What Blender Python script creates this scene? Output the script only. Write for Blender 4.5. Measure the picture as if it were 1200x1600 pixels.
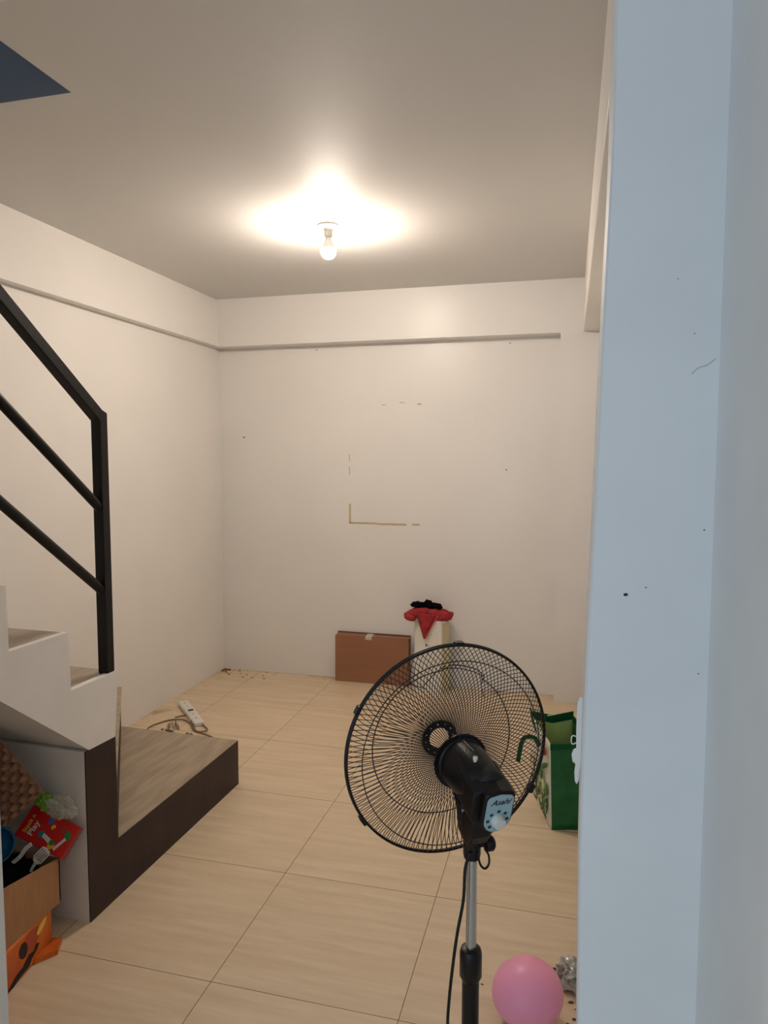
import bpy, bmesh, math, random
from mathutils import Vector, Matrix, noise
random.seed(7)
SC = bpy.context.scene
COL = SC.collection
PI = math.pi
for o in list(bpy.data.objects):
    bpy.data.objects.remove(o)

# ------------------------------------------------------------------ camera
F_PX, YAW, PITCH, ROLL, CAM_H = 1108.95, 0.2555, -0.0775, 0.0009, 1.631
cd = bpy.data.cameras.new('camera')
cam = bpy.data.objects.new('camera', cd); COL.objects.link(cam)
cd.sensor_fit = 'VERTICAL'; cd.sensor_height = 24.0
cd.lens = 24.0 * F_PX / 1600.0
cd.clip_start = 0.02
fw = Vector((-math.sin(YAW)*math.cos(PITCH), math.cos(YAW)*math.cos(PITCH), math.sin(PITCH)))
r0 = Vector((math.cos(YAW), math.sin(YAW), 0)); u0 = r0.cross(fw)
rt = r0*math.cos(ROLL) + u0*math.sin(ROLL); up = -r0*math.sin(ROLL) + u0*math.cos(ROLL)
R = Matrix((rt, up, -fw)).transposed().to_4x4()
cam.matrix_world = Matrix.Translation((0, 0, CAM_H)) @ R
SC.camera = cam

# ------------------------------------------------------------------ colour and daylight
SC.view_settings.view_transform = 'Standard'
SC.view_settings.look = 'None'
SC.view_settings.gamma = 1.0
SC.view_settings.use_curve_mapping = False
SC.view_settings.exposure = 0.0
DAY = 1.36          # overcast daylight coming in through the open front behind the camera
BULB = 900.0        # radiance of the glowing ceiling bulb
w = bpy.data.worlds.new('overcast_daylight'); SC.world = w
w.use_nodes = True
bg = w.node_tree.nodes['Background']
bg.inputs['Color'].default_value = (0.65, 0.81, 1.0, 1)
bg.inputs['Strength'].default_value = DAY

def area(name, loc, rot, sx, sy, power, color, portal=False):
    l = bpy.data.lights.new(name, 'AREA'); l.shape = 'RECTANGLE'; l.size = sx; l.size_y = sy
    l.energy = power; l.color = color
    if portal: l.cycles.is_portal = True
    o = bpy.data.objects.new(name, l); COL.objects.link(o)
    o.location = loc; o.rotation_euler = rot
    return o
# portal in the open front (guides the sky light, gives none itself)
area('daylight_portal', (-1.19, -1.42, 1.38), (PI/2, 0, 0), 2.74, 2.74, 1, (1, 1, 1), portal=True)
# lamp added in the windowless storey above for faint blue in the stair opening
area('upstairs_fill_lamp', (-1.62, 1.25, 4.3), (PI/2, 0, math.radians(35)), 0.5, 0.8, 2.8, (0.62, 0.78, 1.0))

# ------------------------------------------------------------------ materials
def srgb(r, g, b):
    def f(c):
        c /= 255.0
        return c/12.92 if c <= 0.04045 else ((c+0.055)/1.055)**2.4
    return (f(r), f(g), f(b), 1)

def mat(name, col, rough=0.5, metal=0.0, var=0.0, vscale=8.0, bump=0.0, bscale=60.0, stretch=(1, 1, 1), col2=None, spec=0.5, emit=None, estr=0, trans=0, alpha=1.0, coords='Object', detail=4, sss=0):
    m = bpy.data.materials.new(name); m.use_nodes = True
    nt = m.node_tree; b = nt.nodes['Principled BSDF']
    b.inputs['Base Color'].default_value = col
    b.inputs['Roughness'].default_value = rough
    b.inputs['Metallic'].default_value = metal
    b.inputs['Specular IOR Level'].default_value = spec
    if trans: b.inputs['Transmission Weight'].default_value = trans
    if alpha < 1: b.inputs['Alpha'].default_value = alpha
    if sss:
        b.inputs['Subsurface Weight'].default_value = sss
        b.inputs['Subsurface Radius'].default_value = (0.02, 0.01, 0.01)
    if emit:
        b.inputs['Emission Color'].default_value = emit
        b.inputs['Emission Strength'].default_value = estr
    tc = nt.nodes.new('ShaderNodeTexCoord'); mp = nt.nodes.new('ShaderNodeMapping')
    mp.inputs['Scale'].default_value = stretch
    nt.links.new(tc.outputs[coords], mp.inputs[0])
    if var > 0 or col2:
        n = nt.nodes.new('ShaderNodeTexNoise'); n.inputs['Scale'].default_value = vscale; n.inputs['Detail'].default_value = detail
        nt.links.new(mp.outputs[0], n.inputs['Vector'])
        mx = nt.nodes.new('ShaderNodeMix'); mx.data_type = 'RGBA'
        c2 = col2 if col2 else tuple(c*(1-var) for c in col[:3]) + (1,)
        mx.inputs[6].default_value = col; mx.inputs[7].default_value = c2
        rp = nt.nodes.new('ShaderNodeMapRange'); rp.inputs[1].default_value = 0.35; rp.inputs[2].default_value = 0.65
        nt.links.new(n.outputs['Fac'], rp.inputs[0]); nt.links.new(rp.outputs[0], mx.inputs[0])
        nt.links.new(mx.outputs[2], b.inputs['Base Color'])
    if bump > 0:
        n2 = nt.nodes.new('ShaderNodeTexNoise'); n2.inputs['Scale'].default_value = bscale; n2.inputs['Detail'].default_value = 3
        nt.links.new(mp.outputs[0], n2.inputs['Vector'])
        bp = nt.nodes.new('ShaderNodeBump'); bp.inputs['Strength'].default_value = bump; bp.inputs['Distance'].default_value = 0.01
        nt.links.new(n2.outputs['Fac'], bp.inputs['Height']); nt.links.new(bp.outputs[0], b.inputs['Normal'])
    return m

M = {}
M['wall'] = mat('wall_paint', (0.85, 0.825, 0.79, 1), 0.36, var=0.035, vscale=1.6, bump=0.10, bscale=5, spec=0.35)
M['wall_gloss'] = mat('wall_gloss_paint', (0.85, 0.825, 0.79, 1), 0.33, var=0.03, vscale=1.6, bump=0.16, bscale=7, spec=0.30)
M['wall_near'] = mat('wall_paint_near', (0.79, 0.79, 0.77, 1), 0.42, var=0.05, vscale=5, bump=0.12, bscale=9, spec=0.3)
M['ceil'] = mat('ceiling_paint', (0.70, 0.685, 0.66, 1), 0.62, var=0.03, vscale=1.2, bump=0.08, bscale=3, spec=0.35)
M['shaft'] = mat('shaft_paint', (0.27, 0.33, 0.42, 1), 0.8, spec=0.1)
M['white_paint'] = mat('stair_white_paint', (0.88, 0.86, 0.84, 1), 0.5, var=0.05, vscale=6, bump=0.1, bscale=12)
M['dark_wood'] = mat('dark_wood_skirt', srgb(54, 37, 38), 0.45, col2=srgb(37, 25, 28), vscale=5, stretch=(1, 1, 0.25), bump=0.06, bscale=30, detail=8, spec=0.3)
M['tread'] = mat('grey_wood_tile', srgb(172, 155, 132), 0.4, col2=srgb(150, 132, 110), vscale=7, stretch=(4, 0.7, 4), bump=0.04, bscale=40, detail=8)
M['riser'] = mat('riser_wood', srgb(72, 58, 52), 0.6, spec=0.15, col2=srgb(58, 46, 42), vscale=7, stretch=(1, 1, 0.3), detail=8)
M['black_metal'] = mat('black_enamel', srgb(9, 8, 10), 0.4, spec=0.3)
M['black_plastic'] = mat('black_plastic', srgb(15, 13, 14), 0.36, bump=0.02, bscale=200, spec=0.35)
M['black_matte'] = mat('black_matte', srgb(18, 17, 18), 0.6)
M['wire'] = mat('black_wire', srgb(22, 17, 17), 0.45)
M['chrome'] = mat('steel_tube', (0.55, 0.56, 0.58, 1), 0.22, metal=0.95)
M['panel_blue'] = mat('pale_blue_panel', srgb(158, 190, 200), 0.4)
M['ink'] = mat('dark_blue_ink', srgb(28, 38, 52), 0.5)
M['white_plastic'] = mat('white_plastic', srgb(228, 226, 220), 0.35)
M['offwhite'] = mat('cream_plastic', srgb(234, 230, 220), 0.42)
M['cream'] = mat('yellowed_plastic', srgb(214, 203, 162), 0.45)
M['card'] = mat('brown_cardboard', srgb(160, 114, 86), 0.75, var=0.10, vscale=3, stretch=(1, 1, 6), spec=0.2)
M['card2'] = mat('tan_cardboard', srgb(176, 132, 96), 0.75, var=0.10, vscale=14, stretch=(1, 4, 1), spec=0.2)
M['card_dark'] = mat('dark_cardboard', srgb(96, 70, 52), 0.8, spec=0.2)
M['tape'] = mat('clear_tape', srgb(205, 195, 180), 0.3)
M['red_cloth'] = mat('red_cloth', srgb(172, 60, 62), 0.9, var=0.3, vscale=25, bump=0.3, bscale=120, spec=0.1)
M['red_cloth_hem'] = mat('red_cloth_hem', srgb(196, 84, 80), 0.9, spec=0.1)
M['black_cloth'] = mat('black_cloth', srgb(16, 14, 18), 0.95, bump=0.4, bscale=90, spec=0.05)
M['green'] = mat('dark_green_fabric', srgb(14, 104, 48), 0.55, col2=srgb(10, 84, 40), vscale=9, bump=0.35, bscale=16)
M['green_hem'] = mat('green_hem', srgb(6, 78, 40), 0.7, spec=0.2)
M['green_light'] = mat('light_green_lining', srgb(196, 222, 140), 0.75, spec=0.2)
M['print_white'] = mat('printed_white_fabric', srgb(224, 222, 200), 0.6, bump=0.3, bscale=18)
M['leaf'] = mat('printed_leaf_green', srgb(74, 118, 58), 0.6)
M['leaf_dark'] = mat('printed_dark_green', srgb(26, 72, 40), 0.6)
M['print_red'] = mat('printed_red', srgb(150, 26, 40), 0.6)
M['print_pink'] = mat('printed_pale_stem', srgb(196, 200, 130), 0.6)
M['balloon'] = mat('pink_latex', srgb(255, 168, 200), 0.36, spec=0.4, sss=0.15)
M['foil'] = mat('crumpled_foil', srgb(222, 222, 214), 0.3, metal=0.15, col2=srgb(170, 172, 162), vscale=60)
M['debris'] = mat('brown_debris', srgb(96, 62, 40), 0.85)
M['tray'] = mat('egg_tray_pulp', srgb(168, 128, 104), 0.9, var=0.2, vscale=40, bump=0.3, bscale=150, spec=0.1)
M['red_box'] = mat('red_printed_card', srgb(206, 34, 34), 0.35)
M['red_side'] = mat('dark_red_card', srgb(150, 22, 24), 0.4)
M['yellow'] = mat('printed_yellow', srgb(236, 196, 72), 0.4)
M['toy_teal'] = mat('printed_teal', srgb(40, 132, 128), 0.4)
M['toy_green'] = mat('printed_green', srgb(60, 128, 70), 0.4)
M['toy_white'] = mat('printed_white', srgb(226, 222, 216), 0.4)
M['logo_blue'] = mat('printed_blue', srgb(50, 120, 190), 0.4)
M['orange'] = mat('orange_printed_card', srgb(218, 112, 34), 0.35, col2=srgb(190, 82, 30), vscale=9)
M['orange_dark'] = mat('printed_brown_red', srgb(176, 70, 40), 0.4)
M['bowl'] = mat('blue_plastic', srgb(18, 92, 140), 0.25)
M['clear_bag'] = mat('crinkled_clear_plastic', srgb(222, 222, 205), 0.15, alpha=0.45, bump=0.5, bscale=40)
M['green_bag'] = mat('green_plastic_tie', srgb(130, 190, 70), 0.3)
M['cable'] = mat('grey_brown_cable', srgb(128, 104, 82), 0.6)
M['residue'] = mat('tape_residue', srgb(208, 190, 150), 0.6, var=0.2, vscale=30)
M['smudge'] = mat('wall_smudge', srgb(168, 152, 134), 0.7)
M['speck'] = mat('dark_speck', srgb(40, 44, 52), 0.8)
M['grime'] = mat('rusty_grime', srgb(140, 104, 70), 0.9, var=0.4, vscale=30)
M['bulb'] = mat('glowing_bulb', (1, 1, 1, 1), 0.5, emit=(1.0, 0.86, 0.73, 1), estr=BULB)
M['porcelain'] = mat('white_porcelain', srgb(236, 232, 222), 0.3)
M['peel'] = mat('peeling_paint', (0.74, 0.71, 0.66, 1), 0.7, col2=srgb(150, 130, 104), vscale=40, bump=0.5, bscale=40)

def floor_material():
    m = bpy.data.materials.new('cream_floor_tiles'); m.use_nodes = True
    nt = m.node_tree; b = nt.nodes['Principled BSDF']; L = nt.links
    def N(t, **k):
        n = nt.nodes.new(t)
        for a, v in k.items(): setattr(n, a, v)
        return n
    geo = N('ShaderNodeNewGeometry'); sep = N('ShaderNodeSeparateXYZ'); L.new(geo.outputs['Position'], sep.inputs[0])
    def math_(op, a, b_=None, c=None):
        n = N('ShaderNodeMath', operation=op)
        for i, v in enumerate((a, b_, c)):
            if v is None: continue
            if isinstance(v, (int, float)): n.inputs[i].default_value = v
            else: L.new(v, n.inputs[i])
        return n.outputs[0]
    T = 0.6
    ax = math_('DIVIDE', math_('ADD', sep.outputs[0], 1.0488+12), T)
    ay = math_('DIVIDE', math_('ADD', sep.outputs[1], -1.8879+12), T)
    fx = math_('FRACT', ax); fy = math_('FRACT', ay)
    dx = math_('MINIMUM', fx, math_('SUBTRACT', 1.0, fx)); dy = math_('MINIMUM', fy, math_('SUBTRACT', 1.0, fy))
    d = math_('MINIMUM', dx, dy)
    g = math_('LESS_THAN', d, 0.0013/T)
    cell = N('ShaderNodeCombineXYZ'); L.new(math_('FLOOR', ax), cell.inputs[0]); L.new(math_('FLOOR', ay), cell.inputs[1])
    wn = N('ShaderNodeTexWhiteNoise'); L.new(cell.outputs[0], wn.inputs['Vector'])
    # wood-like streaks running across
    cmb = N('ShaderNodeCombineXYZ')
    L.new(math_('MULTIPLY', sep.outputs[0], 1.6), cmb.inputs[0]); L.new(math_('MULTIPLY', sep.outputs[1], 16.0), cmb.inputs[1]); L.new(math_('MULTIPLY', wn.outputs['Value'], 9.0), cmb.inputs[2])
    n1 = N('ShaderNodeTexNoise'); n1.inputs['Scale'].default_value = 1.6; n1.inputs['Detail'].default_value = 8; n1.inputs['Roughness'].default_value = 0.62
    L.new(cmb.outputs[0], n1.inputs['Vector'])
    mr = N('ShaderNodeMapRange'); mr.inputs[1].default_value = 0.33; mr.inputs[2].default_value = 0.67; L.new(n1.outputs['Fac'], mr.inputs[0])
    mx = N('ShaderNodeMix', data_type='RGBA'); mx.inputs[6].default_value = srgb(229, 208, 178); mx.inputs[7].default_value = srgb(214, 191, 158)
    L.new(mr.outputs[0], mx.inputs[0])
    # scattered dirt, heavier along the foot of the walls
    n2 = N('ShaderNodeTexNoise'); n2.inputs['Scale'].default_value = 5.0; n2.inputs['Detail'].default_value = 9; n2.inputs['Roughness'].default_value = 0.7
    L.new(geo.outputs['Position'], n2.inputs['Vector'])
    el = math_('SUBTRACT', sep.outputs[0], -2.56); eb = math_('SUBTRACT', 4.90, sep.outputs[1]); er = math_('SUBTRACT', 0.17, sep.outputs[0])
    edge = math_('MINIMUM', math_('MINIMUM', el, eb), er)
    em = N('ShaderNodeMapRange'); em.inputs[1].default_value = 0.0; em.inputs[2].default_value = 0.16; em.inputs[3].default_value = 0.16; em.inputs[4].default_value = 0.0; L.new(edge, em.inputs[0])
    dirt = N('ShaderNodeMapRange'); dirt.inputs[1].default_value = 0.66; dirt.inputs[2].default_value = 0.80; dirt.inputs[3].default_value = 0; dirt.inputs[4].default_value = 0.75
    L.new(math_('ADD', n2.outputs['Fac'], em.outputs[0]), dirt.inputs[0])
    mx2 = N('ShaderNodeMix', data_type='RGBA'); mx2.inputs[7].default_value = srgb(150, 122, 86)
    L.new(dirt.outputs[0], mx2.inputs[0]); L.new(mx.outputs[2], mx2.inputs[6])
    mx3 = N('ShaderNodeMix', data_type='RGBA'); mx3.inputs[7].default_value = srgb(116, 92, 70)
    L.new(g, mx3.inputs[0]); L.new(mx2.outputs[2], mx3.inputs[6])
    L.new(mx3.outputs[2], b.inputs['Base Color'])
    b.inputs['Roughness'].default_value = 0.42
    b.inputs['Specular IOR Level'].default_value = 0.4
    return m
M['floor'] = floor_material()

# ------------------------------------------------------------------ helpers
def prop(o, label=None, cat=None, group=None, kind=None):
    if label: o['label'] = label
    if cat: o['category'] = cat
    if group: o['group'] = group
    if kind: o['kind'] = kind
    return o
def empty(name, loc, label, cat, rz=0, group=None):
    o = bpy.data.objects.new(name, None); COL.objects.link(o)
    o.empty_display_size = 0.05
    o.location = loc; o.rotation_euler = (0, 0, rz)
    return prop(o, label, cat, group)
def link(name, bm, m, parent=None, smooth=False, bevel=0, seg=2, label=None):
    bmesh.ops.recalc_face_normals(bm, faces=bm.faces)
    me = bpy.data.meshes.new(name); bm.to_mesh(me); bm.free()
    for x in (m if isinstance(m, (list, tuple)) else [m]):
        me.materials.append(M[x] if isinstance(x, str) else x)
    if smooth:
        for p in me.polygons: p.use_smooth = True
    o = bpy.data.objects.new(name, me); COL.objects.link(o)
    if parent: o.parent = parent
    if bevel:
        b = o.modifiers.new('bevel', 'BEVEL'); b.width = bevel; b.segments = seg; b.limit_method = 'ANGLE'; b.angle_limit = math.radians(40)
    if smooth == 'auto':
        me.set_sharp_from_angle(angle=math.radians(35))
    if label: o['label'] = label
    return o
def box(bm, lo, hi, mi=0):
    x0, y0, z0 = lo; x1, y1, z1 = hi
    v = [bm.verts.new(p) for p in ((x0,y0,z0),(x1,y0,z0),(x1,y1,z0),(x0,y1,z0),(x0,y0,z1),(x1,y0,z1),(x1,y1,z1),(x0,y1,z1))]
    for f in ((0,3,2,1),(4,5,6,7),(0,1,5,4),(1,2,6,5),(2,3,7,6),(3,0,4,7)):
        bm.faces.new([v[i] for i in f]).material_index = mi
    return v
def BX(lo, hi):
    bm = bmesh.new(); box(bm, lo, hi); return bm
def prism(bm, pts, vec, mi=0):
    """pts: planar 3d polygon, extruded by vec"""
    a = [bm.verts.new(p) for p in pts]; vec = Vector(vec)
    b = [bm.verts.new(Vector(p)+vec) for p in pts]
    n = len(pts)
    fs = [bm.faces.new(a), bm.faces.new(list(reversed(b)))]
    for i in range(n): fs.append(bm.faces.new((a[i], a[(i+1) % n], b[(i+1) % n], b[i])))
    for f in fs: f.material_index = mi
def tube(bm, pts, r, n=8, closed=False, caps=True, mi=0):
    """round tube along a polyline; r number or list"""
    P = [Vector(p) for p in pts]; m = len(P)
    rs = r if isinstance(r, (list, tuple)) else [r]*m
    rings = []; prev = None
    for i, p in enumerate(P):
        if closed: t = P[(i+1) % m] - P[i-1]
        else: t = P[min(i+1, m-1)] - P[max(i-1, 0)]
        t.normalize()
        if prev is None:
            a = Vector((0, 0, 1)) if abs(t.z) < 0.9 else Vector((1, 0, 0))
            nx = t.cross(a).normalized()
        else:
            nx = prev - t*prev.dot(t)
            nx.normalize()
        prev = nx; ny = t.cross(nx)
        rings.append([bm.verts.new(p + (nx*math.cos(2*PI*k/n) + ny*math.sin(2*PI*k/n))*rs[i]) for k in range(n)])
    for i in range(m if closed else m-1):
        A = rings[i]; B = rings[(i+1) % m]
        for k in range(n):
            bm.faces.new((A[k], A[(k+1) % n], B[(k+1) % n], B[k])).material_index = mi
    if caps and not closed:
        bm.faces.new(list(reversed(rings[0]))).material_index = mi; bm.faces.new(rings[-1]).material_index = mi
def lathe(bm, prof, n=32, mtx=None, sx=1.0, sy=1.0, mi=0):
    """prof: (r, z) pairs, revolved about z; mtx places it"""
    rings = []
    for r, z in prof:
        if r < 1e-6: rings.append([bm.verts.new((0, 0, z))])
        else: rings.append([bm.verts.new((r*sx*math.cos(2*PI*k/n), r*sy*math.sin(2*PI*k/n), z)) for k in range(n)])
    for A, B in zip(rings, rings[1:]):
        for k in range(n):
            k2 = (k+1) % n
            if len(A) == 1 and len(B) == 1: continue
            if len(A) == 1: f = bm.faces.new((A[0], B[k], B[k2]))
            elif len(B) == 1: f = bm.faces.new((A[k], A[k2], B[0]))
            else: f = bm.faces.new((A[k], A[k2], B[k2], B[k]))
            f.material_index = mi
    if mtx is not None:
        vs = [v for ring in rings for v in ring]
        for v in vs: v.co = mtx @ v.co
def smoothpts(pts, k=6, closed=False):
    P = [Vector(p) for p in pts]; out = []; n = len(P)
    rng = n if closed else n-1
    for i in range(rng):
        if closed: a, b, c, d = P[i-1], P[i], P[(i+1) % n], P[(i+2) % n]
        else: a, b, c, d = P[max(i-1, 0)], P[i], P[i+1], P[min(i+2, n-1)]
        for j in range(k):
            t = j/k
            out.append(0.5*((2*b) + (c-a)*t + (2*a-5*b+4*c-d)*t*t + (3*b-a-3*c+d)*t**3))
    if not closed: out.append(P[-1])
    return out
def blob(bm, c, rad, amp, freq, seed=0, sub=3, squash=(1, 1, 1), mi=0):
    res = bmesh.ops.create_icosphere(bm, subdivisions=sub, radius=1.0)
    for v in res['verts']:
        d = v.co.normalized()
        k = 1 + amp*noise.noise(d*freq + Vector((seed, seed*2.3, 0))) + amp*0.5*noise.noise(d*freq*2.7 + Vector((seed, 0, seed)))
        v.co = Vector((d.x*rad*k*squash[0], d.y*rad*k*squash[1], d.z*rad*k*squash[2])) + Vector(c)
    for v in res['verts']:
        for f in v.link_faces: f.material_index = mi
def text_mesh(name, s, size, mtx, m, parent, shear=0.0, ext=0.0003, bold=0):
    cu = bpy.data.curves.new(name, 'FONT'); cu.body = s; cu.size = size; cu.align_x = 'CENTER'; cu.align_y = 'CENTER'
    cu.extrude = ext; cu.shear = shear; cu.offset = bold; cu.resolution_u = 3
    t = bpy.data.objects.new(name + '_t', cu); COL.objects.link(t)
    dg = bpy.context.evaluated_depsgraph_get()
    me = bpy.data.meshes.new_from_object(t.evaluated_get(dg))
    bpy.data.objects.remove(t)
    me.transform(mtx); me.materials.clear(); me.materials.append(M[m])
    o = bpy.data.objects.new(name, me); COL.objects.link(o); o.parent = parent
    return o
def frame(o, x, y, z):
    """matrix with columns x,y,z axes and origin o"""
    m = Matrix((Vector(x), Vector(y), Vector(z))).transposed().to_4x4()
    return Matrix.Translation(Vector(o)) @ m
def S(name, bm, m, parent=None, **k):
    o = link(name, bm, m, parent, **k)
    if not parent: o['kind'] = 'structure'
    return o

# ------------------------------------------------------------------ room shell
H = 2.763
XL, XR, YB = -2.56, 0.17, 4.904
S('floor', BX((XL-0.1, -1.4, -0.1), (0.40, YB+0.1, 0.0)), 'floor')
# ceiling with the stair opening cut out of it
bm = bmesh.new()
OX, OY, OY0 = -1.528, 1.988, 0.55
for lo, hi in (((OX, -1.4, H), (0.40, YB+0.1, H+0.015)), ((XL-0.1, OY, H), (OX, YB+0.1, H+0.015)), ((XL-0.1, -1.4, H), (OX, OY0, H+0.015))):
    box(bm, lo, hi)
S('ceiling', bm, 'ceil')
# the storey above, seen through the opening
S('wall_upstairs_back', BX((XL-0.1, OY-0.003, H+0.0006), (OX+0.0005, OY+0.1, 5.2)), 'shaft')
S('wall_upstairs_landing', BX((OX, OY, H+0.015), (OX+0.6, OY+0.1, 5.2)), 'shaft')
S('wall_upstairs_left', BX((XL-0.1, OY0-0.5, H+0.015), (XL, OY, 5.2)), 'shaft')
S('wall_upstairs_right', BX((OX+0.5, OY0-0.5, H+0.015), (OX+0.6, OY, 5.2)), 'shaft')
S('wall_upstairs_front', BX((XL-0.1, OY0-0.6, H+0.015), (OX+0.6, OY0-0.5, 5.2)), 'shaft')
S('ceiling_upstairs', BX((XL-0.1, OY0-0.6, 5.2), (OX+0.6, OY+0.1, 5.3)), 'shaft')

wb = S('wall_back', BX((XL-0.1, YB, 0), (0.40, YB+0.1, H)), 'wall')
S('wall_left', BX((XL-0.1, -1.4, 0), (XL, YB, H)), 'wall')
wr = S('wall_right', BX((XR, 1.13, 0), (0.40, YB, H)), 'wall')
# projecting concrete beams over the back and left walls, flush column in the corner
bm = bmesh.new()      # face leans a few millimetres
prism(bm, [(-2.495, 4.778, 2.430), (-2.495, YB, 2.430), (-2.495, YB, H), (-2.495, 4.755, H)], (2.495+XR, 0, -0.0))
S('trim_1', bm, 'wall_gloss')
bm = bmesh.new()
for v in box(bm, (XL, -1.4, 2.432), (-2.495, YB, H)): pass
S('trim_2', bm, 'wall')
S('trim_3', BX((-0.075, 4.778, 0), (XR, YB, 2.430)), 'wall')
S('trim_4', BX((0.068, 1.13, 2.430), (XR, 4.775, H)), 'wall', bevel=0.004)

# doorway in front of the camera: right jamb, left jamb, header
prof = [(0.030, 0.0), (0.028, 0.712), (0.0245, 0.98), (0.0255, 1.26), (0.032, 1.504), (0.035, 1.628), (0.038, 1.779), (0.041, 1.895), (0.045, 2.056), (0.045, 2.214), (0.046, H)]
bm = bmesh.new()
rows = []
for x, z in smoothpts([(a, 0, b) for a, b in prof], 4) and [(p.x, p.z) for p in smoothpts([(a, 0, b) for a, b in prof], 4)]:
    rows.append([bm.verts.new(q) for q in ((x+0.003, 1.0, z), (x, 1.004, z), (x, 1.126, z), (x+0.003, 1.13, z), (0.40, 1.13, z), (0.40, 1.0, z))])
for A, B in zip(rows, rows[1:]):
    for k in range(6):
        f = bm.faces.new((A[k], A[(k+1) % 6], B[(k+1) % 6], B[k]))
        f.material_index = 1 if k == 1 else 0
bm.faces.new(rows[0]); bm.faces.new(rows[-1])
jr = S('wall_doorway_right', bm, ['wall_near', 'wall_near'])
S('wall_entry_right', BX((0.183, -1.4, 0), (0.40, 1.0, H)), 'wall_near')
S('wall_doorway_left', BX((XL, 1.0, 0), (-1.088, 1.13, H)), 'wall_near')
S('trim_5', BX((-1.088, 1.0, 2.45), (0.046, 1.13, H)), 'wall_near')

# marks on the walls
def plate(bm, x0, z0, x1, z1, y, t=0.0012):
    box(bm, (x0, y-t, z0), (x1, y, z1))
bm = bmesh.new()
plate(bm, -1.543, 1.150, -1.529, 1.293, YB, .0005); plate(bm, -1.541, 1.147, -1.33, 1.160, YB, .0005); plate(bm, -1.335, 1.143, -1.115, 1.157, YB, .0005); plate(bm, -1.075, 1.145, -1.02, 1.159, YB, .0005)
link('tape_residue', bm, 'residue', wb)
bm = bmesh.new()
for x, z, a, b in ((-1.30, 1.996, .03, .004), (-1.04, 1.995, .028, .008), (-1.541, 1.50, .004, .06), (-1.541, 1.60, .004, .05), (-1.17, 2.01, .04, .004), (-2.375, 1.77, .02, .012)):
    plate(bm, x, z, x+a, z+b, YB, 0.0008)
link('smudge', bm, 'smudge', wb)
bm = bmesh.new()
for x, z, r in ((-0.419, 1.544, .0045), (-1.783, 2.398, .004), (-0.405, 2.395, .004)):
    lathe(bm, [(0, 0), (r, 0.001), (r, 0.004), (0, 0.006)], 10, frame((x, YB, z), (1, 0, 0), (0, 0, 1), (0, -1, 0)))
link('nail', bm, 'speck', wb)
bm = bmesh.new()
for x, z, r in ((0.0765, 1.4455, .0024), (0.102, 1.4565, .0010), (0.172, 1.536, .0010), (0.171, 1.344, .0009), (0.13, 1.86, .0007), (0.152, 1.79, .0008)):
    blob(bm, (x, 1.0, z), r, 0.6, 2.5, seed=x*50, sub=2, squash=(1.2, 0.2, 0.8))
link('paint_chip', bm, 'speck', jr)
bm = bmesh.new()
tube(bm, smoothpts([(0.150, 0.9995, 1.738), (0.158, 0.9995, 1.746), (0.168, 0.9995, 1.749), (0.178, 0.9995, 1.757)], 4), 0.0003, 4)
link('hairline_crack', bm, 'smudge', jr)
# crumbled debris in the far left corner and along the skirting joints
bm = bmesh.new()
for k in range(26):
    x = XL + 0.02 + abs(random.gauss(0, .05)); y = YB - 0.02 - abs(random.gauss(0, .05))
    blob(bm, (x, y, 0.004), random.uniform(.003, .010), .5, 2, seed=k, sub=1, squash=(1.3, 1, .6))
for k in range(14):
    blob(bm, (XL + random.uniform(.1, .5), YB - random.uniform(.02, .2), 0.002), random.uniform(.002, .006), .5, 2, seed=k, sub=1, squash=(2.5, 1, .4))
d = link('debris', bm, 'grime'); prop(d, 'crumbs of rusty plaster debris in the far left floor corner', 'debris', kind='stuff')

# white round hook and small bracket on the right wall, seen past the doorway edge
hk = empty('wall_hook', (XR, 4.42, 1.476), 'small white knob sticking out of the right wall beside the doorway edge', 'hook')
bm = bmesh.new(); lathe(bm, [(0, 0), (.016, 0), (.016, .003), (.006, .006), (.006, .022), (.011, .025), (.013, .031), (.010, .037), (0, .040)], 20, frame((0, 0, 0), (0, 1, 0), (0, 0, 1), (-1, 0, 0)))
link('knob', bm, 'white_plastic', hk, smooth=True)
bm = BX((-0.012, -0.016, 0.05), (0, 0.016, 0.14)); link('backplate', bm, 'black_matte', hk, bevel=.002)

# ------------------------------------------------------------------ ceiling bulb
bx, by = -1.17, 3.393
lt = empty('ceiling_bulb', (bx, by, H), 'lit bare white bulb in a white lampholder on the ceiling', 'lamp')
bm = bmesh.new(); lathe(bm, [(0, 0), (.054, 0), (.054, -.008), (.048, -.014), (.030, -.018), (.022, -.024), (.020, -.050), (.017, -.058), (0, -.058)], 40)
link('lampholder', bm, 'porcelain', lt, smooth='auto')
bm = bmesh.new(); lathe(bm, [(.0135, -.050), (.0145, -.066), (.022, -.082), (.031, -.098), (.0352, -.112), (.034, -.115), (0, -.115)], 32)
link('bulb_collar', bm, 'porcelain', lt, smooth='auto')
bm = bmesh.new()
pr = [(.0345, -.112)]
for i in range(0, 13):
    a = math.radians(72 + 108*i/12); pr.append((.0375*math.sin(a), -.126 + .036*math.cos(a)))
pr[-1] = (0, -.162)
lathe(bm, pr, 28)
link('bulb', bm, 'bulb', lt, smooth=True)

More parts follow.
